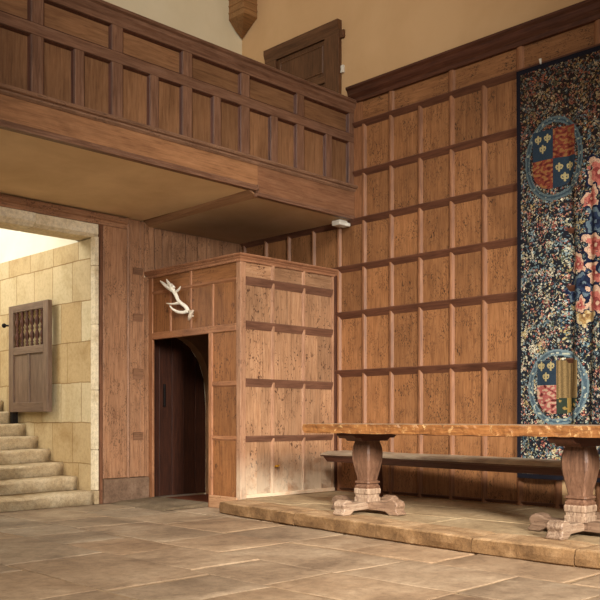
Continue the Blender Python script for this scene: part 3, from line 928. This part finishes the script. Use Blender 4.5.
# ================================================================== TABLE
tbx = thing('refectory_table', 'long oak refectory table with thick worn top on bulbous pedestals', 'table', (-1.55, -4.5, 0.125))
TX0, TX1, TY0, TY1, TZ0, TZ1 = -1.93, -1.17, -6.22, -3.05, 0.845, 0.930
bm = bmesh.new()
nx, nyy, nz = 10, 120, 3
gr = {}
def tpos(i, j, k):
    x = TX0 + (TX1 - TX0) * i / nx
    y = TY0 + (TY1 - TY0) * j / nyy
    z = TZ0 + (TZ1 - TZ0) * k / nz
    ee = (i in (0, nx)) or (j in (0, nyy))
    if ee:
        s = -1 if i == 0 else (1 if i == nx else 0)
        n = fract_noise((x, y, z), 5, 3) * 0.5 + fract_noise((x, y, z), 22, 5) * 0.8
        x += -0.010 * abs(n) * s + (0.004 * s)
        if j == nyy:
            y += 0.012 * n - 0.02 * (k == 0) - 0.006 * (k == nz)
        if k == 0:
            z += 0.012 * max(0, fract_noise((x, y, 1), 9, 2))
        if k == nz:
            z -= 0.009 * max(0, fract_noise((x, y, 4), 14, 7)) + 0.003
            x += -0.010 * s * max(0, fract_noise((x, y, 4), 12, 9))
    elif k == nz:
        z += 0.002 * fract_noise((x, y, 0), 3, 2)
    return (x, y, z)
def gv(i, j, k):
    if (i, j, k) not in gr:
        gr[i, j, k] = bm.verts.new(tpos(i, j, k))
    return gr[i, j, k]
for i in range(nx):
    for j in range(nyy):
        bm.faces.new((gv(i, j, nz), gv(i + 1, j, nz), gv(i + 1, j + 1, nz), gv(i, j + 1, nz)))
        bm.faces.new((gv(i, j, 0), gv(i, j + 1, 0), gv(i + 1, j + 1, 0), gv(i + 1, j, 0)))
for k in range(nz):
    for j in range(nyy):
        bm.faces.new((gv(0, j, k), gv(0, j, k + 1), gv(0, j + 1, k + 1), gv(0, j + 1, k)))
        bm.faces.new((gv(nx, j, k), gv(nx, j + 1, k), gv(nx, j + 1, k + 1), gv(nx, j, k + 1)))
    for i in range(nx):
        bm.faces.new((gv(i, 0, k), gv(i + 1, 0, k), gv(i + 1, 0, k + 1), gv(i, 0, k + 1)))
        bm.faces.new((gv(i, nyy, k), gv(i, nyy, k + 1), gv(i + 1, nyy, k + 1), gv(i + 1, nyy, k)))
obj('tabletop', bm, table_edge('y'), tbx)

def pedestal(cx, cy):
    b0 = 0.125
    prof = [(0.345, .085), (0.362, .088), (0.372, .080), (0.385, .072), (0.395, .086), (0.408, .086), (0.416, .068), (0.45, .073), (0.53, .091), (0.60, .103), (0.66, .1065), (0.70, .104), (0.74, .095), (0.762, .088), (0.775, .086)]
    bm = bmesh.new()
    square_loft(bm, cx, cy, prof, 0.16)
    p = obj('pedestal', bm, ped_oak('z'), tbx)
    bm = bmesh.new()
    square_loft(bm, cx, cy, [(0.225, .086), (0.262, .088), (0.268, .080), (0.29, .080), (0.30, .088), (0.335, .090), (0.348, .084)], 0.1)
    obj('base_block', bm, foot_oak('z'), p)
    # stepped bearer under the top
    bm = bmesh.new()
    prism(bm, [(-0.30, 0.846), (-0.30, 0.825), (-0.27, 0.80), (-0.20, 0.80), (-0.17, 0.774), (0.17, 0.774), (0.20, 0.80), (0.27, 0.80), (0.30, 0.825), (0.30, 0.846)], 'y', -0.10, 0.10)
    bmesh.ops.translate(bm, verts=bm.verts, vec=(cx, cy, 0))
    obj('bearer', bm, dark_oak('x'), p, 0.005)
    # four scrolled feet
    fp = [(0.0, 0.035), (0.25, 0.030), (0.28, 0.012), (0.30, 0.0), (0.395, 0.0), (0.405, 0.018), (0.385, 0.032), (0.375, 0.055), (0.392, 0.085), (0.375, 0.118), (0.335, 0.133), (0.29, 0.126), (0.255, 0.105), (0.22, 0.100), (0.0, 0.105)]
    for k, ang in enumerate((0, 90, 180, 270)):
        bm = bmesh.new()
        prism(bm, [(r, z + b0) for r, z in fp], 'y', -0.062, 0.062)
        for v in bm.verts:
            q = v.co
            d = 0.005 * fract_noise((q.x + k, q.y, q.z), 18, cx)
            q.z += d if q.z > b0 + 0.02 else 0
        bmesh.ops.rotate(bm, verts=bm.verts, cent=(0, 0, 0), matrix=__import__('mathutils').Matrix.Rotation(math.radians(ang), 3, 'Z'))
        bmesh.ops.translate(bm, verts=bm.verts, vec=(cx, cy, 0))
        obj('foot', bm, (foot_oak('x') if k == 2 else oak('x' if k % 2 == 0 else 'y', (122, 96, 76), (78, 58, 45), (150, 124, 102), fleck=0.3, worm=0.4, key='fshade')), p, 0.012, seg=3)  # hall-side foot lighter, the others browner: shade put into their colour
pedestal(-1.55, -3.50)
pedestal(-1.59, -5.585)

# ================================================================== BENCH
BL = 3.84
be = thing('oak_bench', 'long dark oak bench standing between the table and panelled wall', 'bench', (-0.565, -3.87, 0.125), math.radians(-6.5))
bm = bmesh.new()
n = 76
rings = []
for i in range(n + 1):
    t = i / n
    y = -BL / 2 + BL * t
    e = min(i, n - i)
    ring = []
    for (x, z) in ((-0.185, 0.428), (-0.190, 0.445), (-0.180, 0.462), (-0.155, 0.480), (-0.12, 0.488), (0.0, 0.490), (0.16, 0.488), (0.185, 0.47), (0.185, 0.43), (0.17, 0.428)):
        w = 0.008 * fract_noise((y, x, z), 7, 3)
        ring.append(bm.verts.new((x + (w if x < 0 else 0), y, z + 0.006 * fract_noise((y, x, 1), 5, 8) * (z > 0.46) - (0.015 if e == 0 and z > 0.46 else 0))))
    rings.append(ring)
for a, b in zip(rings, rings[1:]):
    for q in range(len(a)):
        bm.faces.new((a[q], b[q], b[(q + 1) % len(a)], a[(q + 1) % len(a)]))
bm.faces.new(rings[0][::-1]); bm.faces.new(rings[-1])
obj('seat', bm, bench_oak('y'), be, local=True, loc=(0, 0, 0))
bm = bmesh.new()
prism(bm, [(-BL / 2 + 0.03, 0.428), (-BL / 2 + 0.10, 0.372), (BL / 2 - 0.10, 0.372), (BL / 2 - 0.03, 0.428)], 'x', -0.175, -0.145)
obj('apron', bm, dark_oak('y'), be, 0.004, local=True, loc=(0, 0, 0))
for yl in (-1.70, 1.28):
    bm = PR([(-0.15, 0.0), (-0.12, 0.0), (-0.05, 0.05), (0.05, 0.05), (0.12, 0.0), (0.15, 0.0), (0.125, 0.428), (-0.125, 0.428)], 'y', yl - 0.025, yl + 0.025)
    obj('leg', bm, dark_oak('z'), be, 0.005, local=True, loc=(0, 0, 0))

# ================================================================== ANTLER
AX = PX - 0.035
an = thing('deer_antler', 'single white fallow deer antler hung above the porch doorway', 'antler', (AX, -0.68, 2.09))
bm = bmesh.new()
def ant(pts, radii, dx=None, sub=5):
    dx = dx or [0.0] * len(pts)
    p, r = smooth_path([(AX + 0.35 * d, y, z) for (y, z), d in zip(pts, dx)], radii, sub)
    tube(bm, p, r, 10)
ant([(-0.838, 2.191), (-0.81, 2.239), (-0.736, 2.286), (-0.695, 2.322), (-0.661, 2.38), (-0.613, 2.436), (-0.556, 2.488)],
    [0.026, 0.022, 0.021, 0.020, 0.022, 0.024, 0.016], [0.03, 0.0, -0.03, -0.05, -0.06, -0.06, -0.05])
ant([(-0.838, 2.188), (-0.773, 2.176), (-0.689, 2.188), (-0.614, 2.225), (-0.572, 2.265)], [0.021, 0.019, 0.017, 0.013, 0.005], [0.03, -0.01, -0.05, -0.09, -0.12])
ant([(-0.736, 2.286), (-0.68, 2.287), (-0.604, 2.285), (-0.499, 2.301)], [0.018, 0.016, 0.012, 0.004], [-0.03, -0.05, -0.08, -0.11])
ant([(-0.642, 2.418), (-0.698, 2.43), (-0.735, 2.449), (-0.76, 2.471)], [0.018, 0.014, 0.010, 0.004], [-0.06, -0.07, -0.08, -0.09])
ant([(-0.60, 2.44), (-0.47, 2.505), (-0.395, 2.55), (-0.348, 2.58)], [0.024, 0.022, 0.015, 0.005], [-0.06, -0.05, -0.04, -0.04])
ant([(-0.59, 2.46), (-0.53, 2.52), (-0.495, 2.555), (-0.474, 2.585)], [0.026, 0.02, 0.014, 0.005], [-0.06, -0.05, -0.05, -0.05])
ant([(-0.62, 2.47), (-0.58, 2.505), (-0.575, 2.525)], [0.02, 0.012, 0.004], [-0.06, -0.05, -0.05])
prism(bm, [(-0.661, 2.385), (-0.594, 2.425), (-0.50, 2.48), (-0.44, 2.525), (-0.489, 2.525), (-0.53, 2.53), (-0.575, 2.515), (-0.60, 2.48), (-0.651, 2.432)], 'x', AX - 0.032, AX - 0.010)
obj('beam', bm, M['antler'], an, smooth=True)
bm = bmesh.new()
p, r = smooth_path([(AX + 0.02, -0.93, 2.19), (AX + 0.0, -0.902, 2.149), (AX, -0.887, 2.116), (AX + 0.01, -0.855, 2.085)], [0.010, 0.018, 0.022, 0.010])
tube(bm, p, r, 10)
tube(bm, [(AX + 0.03, -0.838, 2.19), (AX + 0.03, -0.90, 2.155)], [0.022, 0.016], 10)
tube(bm, [(AX + 0.01, -0.89, 2.13), (AX + 0.06, -0.89, 2.13)], [0.012, 0.012], 8)
obj('skull_piece', bm, plain('old_bone', (206, 190, 168), 0.7, 0, 0.2, 0.3, 50), an, smooth=True)

# ================================================================== TAPESTRY
TY_L, TY_R, TZ_B, TZ_T = -4.165, -6.85, 0.40, 4.35
def fold(y, z):
    """how far the cloth stands off the wall"""
    h = max(0.0, min(1.0, (TZ_T - z) / 1.2))
    d = 0.105
    d += 0.014 * math.sin((y + 0.05 * math.sin(z * 0.9)) * 11.0) * h
    for c, w, a in ((-4.69, 0.045, 0.095), (-4.90, 0.035, 0.05), (-5.30, 0.05, 0.06), (-5.9, 0.05, 0.05), (-6.4, 0.05, 0.05), (-4.42, 0.05, 0.012)):
        cc = c + 0.02 * math.sin(z * 1.3 + c)
        d -= a * h * (1.0 if c < -5 else min(1.0, 0.35 + 0.65 * max(0.0, min(1.0, (3.2 - z) / 0.6)))) * math.exp(-((y - cc) / w) ** 2) * 0.9
    return max(d, 0.03)
tp = thing('millefleur_tapestry', 'tall dark flowered heraldic tapestry hanging on the panelled wall', 'tapestry', (-0.06, (TY_L + TY_R) / 2, TZ_B))

R = np.random.RandomState(5)
RES = 0.0072
NY, NZ = int((TY_L - TY_R) / RES), int((TZ_T - TZ_B) / RES)
img = np.zeros((NZ, NY, 3))
zz, yy_ = np.mgrid[0:NZ, 0:NY]
Zm = TZ_B + (zz + 0.5) * RES
Ym = TY_L - (yy_ + 0.5) * RES
def lin(c): return np.array(srgb(*c)[:3])
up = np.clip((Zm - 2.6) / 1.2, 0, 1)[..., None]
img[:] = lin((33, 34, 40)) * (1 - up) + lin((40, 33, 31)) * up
def stamp(r, c, pat, col):
    h, w = pat.shape
    r0, c0 = r, c
    r1, c1 = min(NZ, r + h), min(NY, c + w)
    if r1 <= r0 or c1 <= c0: return
    m = pat[:r1 - r0, :c1 - c0]
    reg = img[r0:r1, c0:c1]
    reg[m > 0] = col
flowers = [np.array([[0, 1, 0], [1, 1, 1], [0, 1, 0]]), np.array([[1, 1], [1, 1]]), np.array([[1, 0], [1, 1]]), np.array([[0, 1], [1, 1]]),
           np.array([[1, 0, 0], [0, 1, 0], [0, 0, 1]]), np.array([[0, 0, 1], [0, 1, 0], [1, 0, 0]]), np.array([[1], [1], [1]]), np.array([[1, 0, 1], [0, 1, 0], [1, 0, 1]]),
           np.array([[1]]), np.array([[1, 1]])]
pal_lo = [(186, 178, 152), (168, 160, 134), (142, 160, 162), (106, 130, 138), (86, 108, 116), (176, 122, 104), (150, 90, 78), (168, 150, 104), (98, 102, 80), (70, 88, 100), (200, 192, 168), (118, 130, 122), (70, 66, 60), (84, 74, 62)]
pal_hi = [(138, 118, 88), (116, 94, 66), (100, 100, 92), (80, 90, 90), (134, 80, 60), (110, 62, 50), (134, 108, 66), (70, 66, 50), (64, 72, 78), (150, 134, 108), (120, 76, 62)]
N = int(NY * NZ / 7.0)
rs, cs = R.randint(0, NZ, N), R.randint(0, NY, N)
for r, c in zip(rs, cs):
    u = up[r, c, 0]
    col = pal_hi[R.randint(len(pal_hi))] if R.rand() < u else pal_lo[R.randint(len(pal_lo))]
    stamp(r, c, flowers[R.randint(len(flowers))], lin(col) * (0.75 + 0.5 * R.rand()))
# clumps: small flowering plants, each a spray of one colour
for _ in range(900):
    r, c = R.randint(0, NZ), R.randint(0, NY)
    col = lin((pal_hi if R.rand() < up[r, c, 0] else pal_lo)[R.randint(11)])
    for _k in range(R.randint(6, 14)):
        stamp(max(0, r + int(R.randn() * 4)), max(0, c + int(R.randn() * 3)), flowers[R.randint(len(flowers))], col * (0.8 + 0.4 * R.rand()))
# large scrolled acanthus mantling round the (mostly unseen) centre
def blob(cy, cz, rad, col, ang=0.0, asp=1.0, curl=0.0):
    dy, dz = Ym - cy, Zm - cz
    a = dy * math.cos(ang) + dz * math.sin(ang)
    b = -dy * math.sin(ang) + dz * math.cos(ang)
    rr = np.sqrt((a / asp) ** 2 + b ** 2)
    th = np.arctan2(b, a / asp)
    lobes = rad * (0.76 + 0.22 * np.cos(3 * th + curl + 5.0 * rr / rad) + 0.12 * np.cos(7 * th - curl - 4.0 * rr / rad))
    img[rr < lobes] = lin(col)
def leaf(cy, cz, s, pal, ang):
    blob(cy, cz, s * 1.16, (30, 34, 56), ang, 1.25, ang)
    blob(cy, cz, s, pal[0], ang, 1.25, ang)
    blob(cy, cz, s * 0.72, pal[1], ang, 1.25, ang + 0.5)
    blob(cy, cz, s * 0.38, pal[2], ang, 1.3, ang + 1.0)
    img[(Ym - cy) ** 2 + (Zm - cz) ** 2 < (s * 0.13) ** 2] = lin(pal[0])
pink = [(198, 164, 138), (180, 106, 94), (142, 68, 64)]
blue = [(96, 112, 122), (46, 58, 82), (34, 40, 60)]
gold = [(190, 172, 132), (164, 134, 88), (126, 94, 62)]
for (cy, cz, s, p, a) in ((-5.02, 3.20, 0.15, pink, 0.6), (-4.93, 2.98, 0.10, pink, 2.0), (-4.98, 2.76, 0.12, blue, 1.1), (-4.98, 2.55, 0.14, pink, 0.2), (-4.80, 2.40, 0.09, pink, 1.4),
                          (-4.86, 2.22, 0.14, blue, 2.4), (-4.74, 2.12, 0.07, blue, 0.4), (-4.99, 2.30, 0.12, pink, 0.3), (-5.0, 2.02, 0.15, pink, 1.0), (-4.86, 1.92, 0.10, gold, 0.5), (-4.82, 2.02, 0.07, pink, 1.8),
                          (-5.22, 2.2, 0.2, blue, 0.2), (-5.25, 2.6, 0.2, pink, 0.9), (-5.22, 3.0, 0.2, gold, 1.5), (-5.25, 1.8, 0.2, pink, 2.0), (-5.5, 2.9, 0.22, blue, 0.2), (-5.75, 2.6, 0.2, pink, 0.9), (-5.74, 2.1, 0.2, blue, 1.6), (-5.5, 1.85, 0.2, gold, 0.4), (-5.5, 2.4, 0.24, pink, 0.7), (-5.78, 3.1, 0.16, pink, 0.3)):
    leaf(cy, cz, s, p, a)
# darned speckle over the big forms so that they read as weave
mask = R.rand(NZ, NY) < 0.10
img[mask] *= 0.55
# plain navy border band
bw = int(0.045 / RES)
bd = lin((30, 29, 36))
img[:, :bw] = bd; img[:, -bw:] = bd; img[-bw:, :] = bd; img[:bw, :] = bd
img *= (0.9 + 0.2 * R.rand(NZ, NY))[..., None]

def cloth_patch(name, parent, ys, zs, colf, lift=0.0, inside=None, label=None):
    """A patch of woven cloth following the folds; colf(y,z) gives linear colour."""
    bm = bmesh.new()
    lay = bm.loops.layers.float_color.new('Col')
    g = {}
    def V(i, j):
        if (i, j) not in g:
            y, z = ys[i], zs[j]
            g[i, j] = bm.verts.new((-fold(y, z) - lift, y, z))
        return g[i, j]
    for i in range(len(ys) - 1):
        for j in range(len(zs) - 1):
            yc, zc = (ys[i] + ys[i + 1]) / 2, (zs[j] + zs[j + 1]) / 2
            if inside and not inside(yc, zc):
                continue
            f = bm.faces.new((V(i, j), V(i + 1, j), V(i + 1, j + 1), V(i, j + 1)))
            f.smooth = True
            c = colf(yc, zc)
            for lp in f.loops:
                lp[lay] = (c[0], c[1], c[2], 1.0)
    return obj(name, bm, M['cloth'], parent, label=label, recalc=False)
def _enc(c):   # byte colour layers hold sRGB-encoded values
    c = np.clip(c, 0, 1)
    return c
ysf = [TY_L - RES * i for i in range(NY + 1)]
zsf = [TZ_B + RES * j for j in range(NZ + 1)]
cl = cloth_patch('woven_field', tp, ysf, zsf, lambda y, z: img[min(NZ - 1, int((z - TZ_B) / RES)), min(NY - 1, int((TY_L - y) / RES))])

# heraldic shields, each ringed by a blue strap
def fleur(dy, dz, s):
    """inside a fleur-de-lis of height s centred at 0"""
    dy, dz = dy / s, dz / s
    if (dy / 0.14) ** 2 + ((dz - 0.12) / 0.36) ** 2 < 1: return True
    for sg in (-1, 1):
        if ((dy - sg * 0.24) / 0.15) ** 2 + ((dz - 0.06) / 0.22) ** 2 < 1 and not ((dy - sg * 0.17) / 0.06) ** 2 + ((dz + 0.0) / 0.1) ** 2 < 1: return True
    if abs(dy) < 0.30 and abs(dz + 0.18) < 0.055: return True
    if ((dy) / 0.10) ** 2 + ((dz + 0.33) / 0.16) ** 2 < 1: return True
    return False
def shield_inside(cy, cz, w, h):
    def f(y, z):
        a, b = (y - cy) / (w / 2), (z - cz) / (h / 2)
        if abs(a) > 1 or b > 1 or b < -1: return False
        if b < -0.25:
            k = (b + 0.25) / -0.75
            return abs(a) < math.sqrt(max(0.0, 1 - k * k)) ** 0.8
        return True
    return f
RB = random.Random(2)
def quarter_blue(y, z, cy, cz, s):
    for oy, oz in ((-0.20, 0.20), (0.20, 0.20), (0.0, -0.20)):
        if fleur(y - cy - oy * s, z - cz - oz * s, s * 0.37):
            return lin((160, 146, 104))
    return lin((42, 54, 66)) * (0.85 + 0.3 * RB.random())
def quarter_red(y, z, base=(116, 56, 44), gold_=(134, 92, 56)):
    n = fract_noise((y, z * 1.6, 0), 26, 4)
    if n > 0.12: return lin(gold_) * (0.8 + 0.4 * RB.random())
    if n < -0.3: return lin((84, 38, 34))
    return lin(base) * (0.85 + 0.3 * RB.random())
def shield_one(y, z):
    cy, cz, w, h = -4.56, 3.42, 0.42, 0.56
    left, top = y > cy, z > cz
    if left == top:
        return quarter_blue(y, z, cy + (0.105 if left else -0.105), cz + (0.155 if top else -0.14), 0.24)
    return quarter_red(y, z)
def shield_two(y, z):
    cy, cz, w, h = -4.595, 1.27, 0.40, 0.50
    if y > cy:
        if z > cz + 0.02: return quarter_blue(y, z, cy + 0.105, cz + 0.15, 0.25)
        return quarter_red(y, z, (150, 84, 78), (170, 142, 118))
    if z > cz - 0.10:
        k = math.sin(y * 190) * 0.5 + 0.5
        return lin((132, 108, 72)) * (0.5 + 0.5 * k) * (0.8 + 0.4 * RB.random())
    if abs(y - cy + 0.09) < 0.02 or fract_noise((y, z, 0), 30, 2) > 0.3: return lin((140, 114, 62))
    return lin((46, 54, 44))
def frange(a, b, s):
    n = int(round(abs(b - a) / s))
    return [a + (b - a) * i / n for i in range(n + 1)]
for (cy, cz, w, h, cf, ro, ri, lab) in ((-4.56, 3.42, 0.42, 0.56, shield_one, (0.295, 0.395), (0.245, 0.34), 'upper shield quartered with fleurs-de-lis on blue and gold on red'),
                                        (-4.595, 1.27, 0.40, 0.50, shield_two, (0.30, 0.355), (0.245, 0.30), 'lower shield, half worn to a tan patch')):
    sh = cloth_patch('heraldic_shield', tp, frange(cy + w / 2, cy - w / 2, 0.0045), frange(cz - h / 2, cz + h / 2, 0.0045), cf, 0.006, shield_inside(cy, cz, w, h), lab)
    def ring_in(y, z):
        a = ((y - cy) / ro[0]) ** 2 + ((z - cz) / ro[1]) ** 2
        b = ((y - cy) / ri[0]) ** 2 + ((z - cz) / ri[1]) ** 2
        if b < 1 and not (b > 0.60 and False): return False
        return a < 1
    def ring_col(y, z):
        b = ((y - cy) / ri[0]) ** 2 + ((z - cz) / ri[1]) ** 2
        a = ((y - cy) / ro[0]) ** 2 + ((z - cz) / ro[1]) ** 2
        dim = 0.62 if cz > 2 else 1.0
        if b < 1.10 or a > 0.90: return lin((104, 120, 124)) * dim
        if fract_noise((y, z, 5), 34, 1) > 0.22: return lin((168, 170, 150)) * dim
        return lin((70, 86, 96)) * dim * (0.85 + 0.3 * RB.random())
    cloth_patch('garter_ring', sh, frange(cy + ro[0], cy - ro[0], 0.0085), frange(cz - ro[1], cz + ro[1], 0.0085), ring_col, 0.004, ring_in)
bm = bmesh.new()
for y in frange(TY_L - 0.25, TY_R + 0.25, 0.5):
    box(bm, -0.06, 0.0, y - 0.008, y + 0.008, TZ_T - 0.06, TZ_T - 0.04)
obj('hanging_batten', B(-0.045, -0.03, TY_R + 0.05, TY_L - 0.05, TZ_T - 0.08, TZ_T - 0.03), dark_oak('y'), tp)
bm.free()
bm = bmesh.new()
tube(bm, [(-0.012, -4.40, 4.345), (-0.06, -4.40, 4.38), (-0.07, -4.40, 4.415)], [0.010, 0.010, 0.014], 8)
obj('hook', bm, M['plastic'], tp, label='small pale hook at the top edge')

# ================================================================== LIGHT
def area(name, loc, target, sx, sy, power, col, spread=180):
    l = bpy.data.lights.new(name, 'AREA')
    l.shape = 'RECTANGLE'
    l.size, l.size_y = sx, sy
    l.energy = power
    l.color = col
    l.spread = math.radians(spread)
    o = bpy.data.objects.new(name, l)
    COL.objects.link(o)
    o.location = loc
    d = Vector(target) - Vector(loc)
    o.rotation_euler = d.to_track_quat('-Z', 'Y').to_euler()
    return o
area('hall_window_light', (-6.3, -12.0, 3.2), (-0.9, -2.3, -0.1), 1.3, 1.5, 148, (1.0, 0.95, 0.87), 52)
area('hall_high_window_light', (-9.2, -9.0, 6.4), (-0.9, -3.0, -0.1), 1.6, 1.8, 84, (1.0, 0.95, 0.87), 46)
area('upper_fill_light', (-6.5, -6.5, 6.6), (-0.6, -0.6, 5.9), 1.6, 1.2, 42, (1.0, 0.95, 0.86), 70)  # added fill to brighten upper plaster and door; no such window seen
area('stair_window_light', (-4.6, 2.2, 4.3), (-2.6, 1.0, 0.8), 1.6, 1.6, 150, (1.0, 0.985, 0.95))

w = bpy.data.worlds.new('hall_air')
scene.world = w
w.use_nodes = True
bg = w.node_tree.nodes['Background']
bg.inputs['Color'].default_value = (1.0, 0.90, 0.78, 1)
bg.inputs['Strength'].default_value = 0.40

# ================================================================== CAMERA
cd = bpy.data.cameras.new('camera')
cam = bpy.data.objects.new('camera', cd)
COL.objects.link(cam)
cd.sensor_fit = 'HORIZONTAL'
cd.sensor_width = 36.0
cd.lens = 862.14 / 600 * 36.0
cd.shift_x = 0.0
cd.shift_y = (418.1 - 300) / 600
cd.clip_end = 100
cam.location = (-7.5203, -8.6062, 0.980)
cam.rotation_euler = (math.radians(90), 0, -0.7853)
scene.camera = cam
scene.view_settings.view_transform = 'Standard'
scene.view_settings.look = 'None'
scene.view_settings.exposure = 0.0
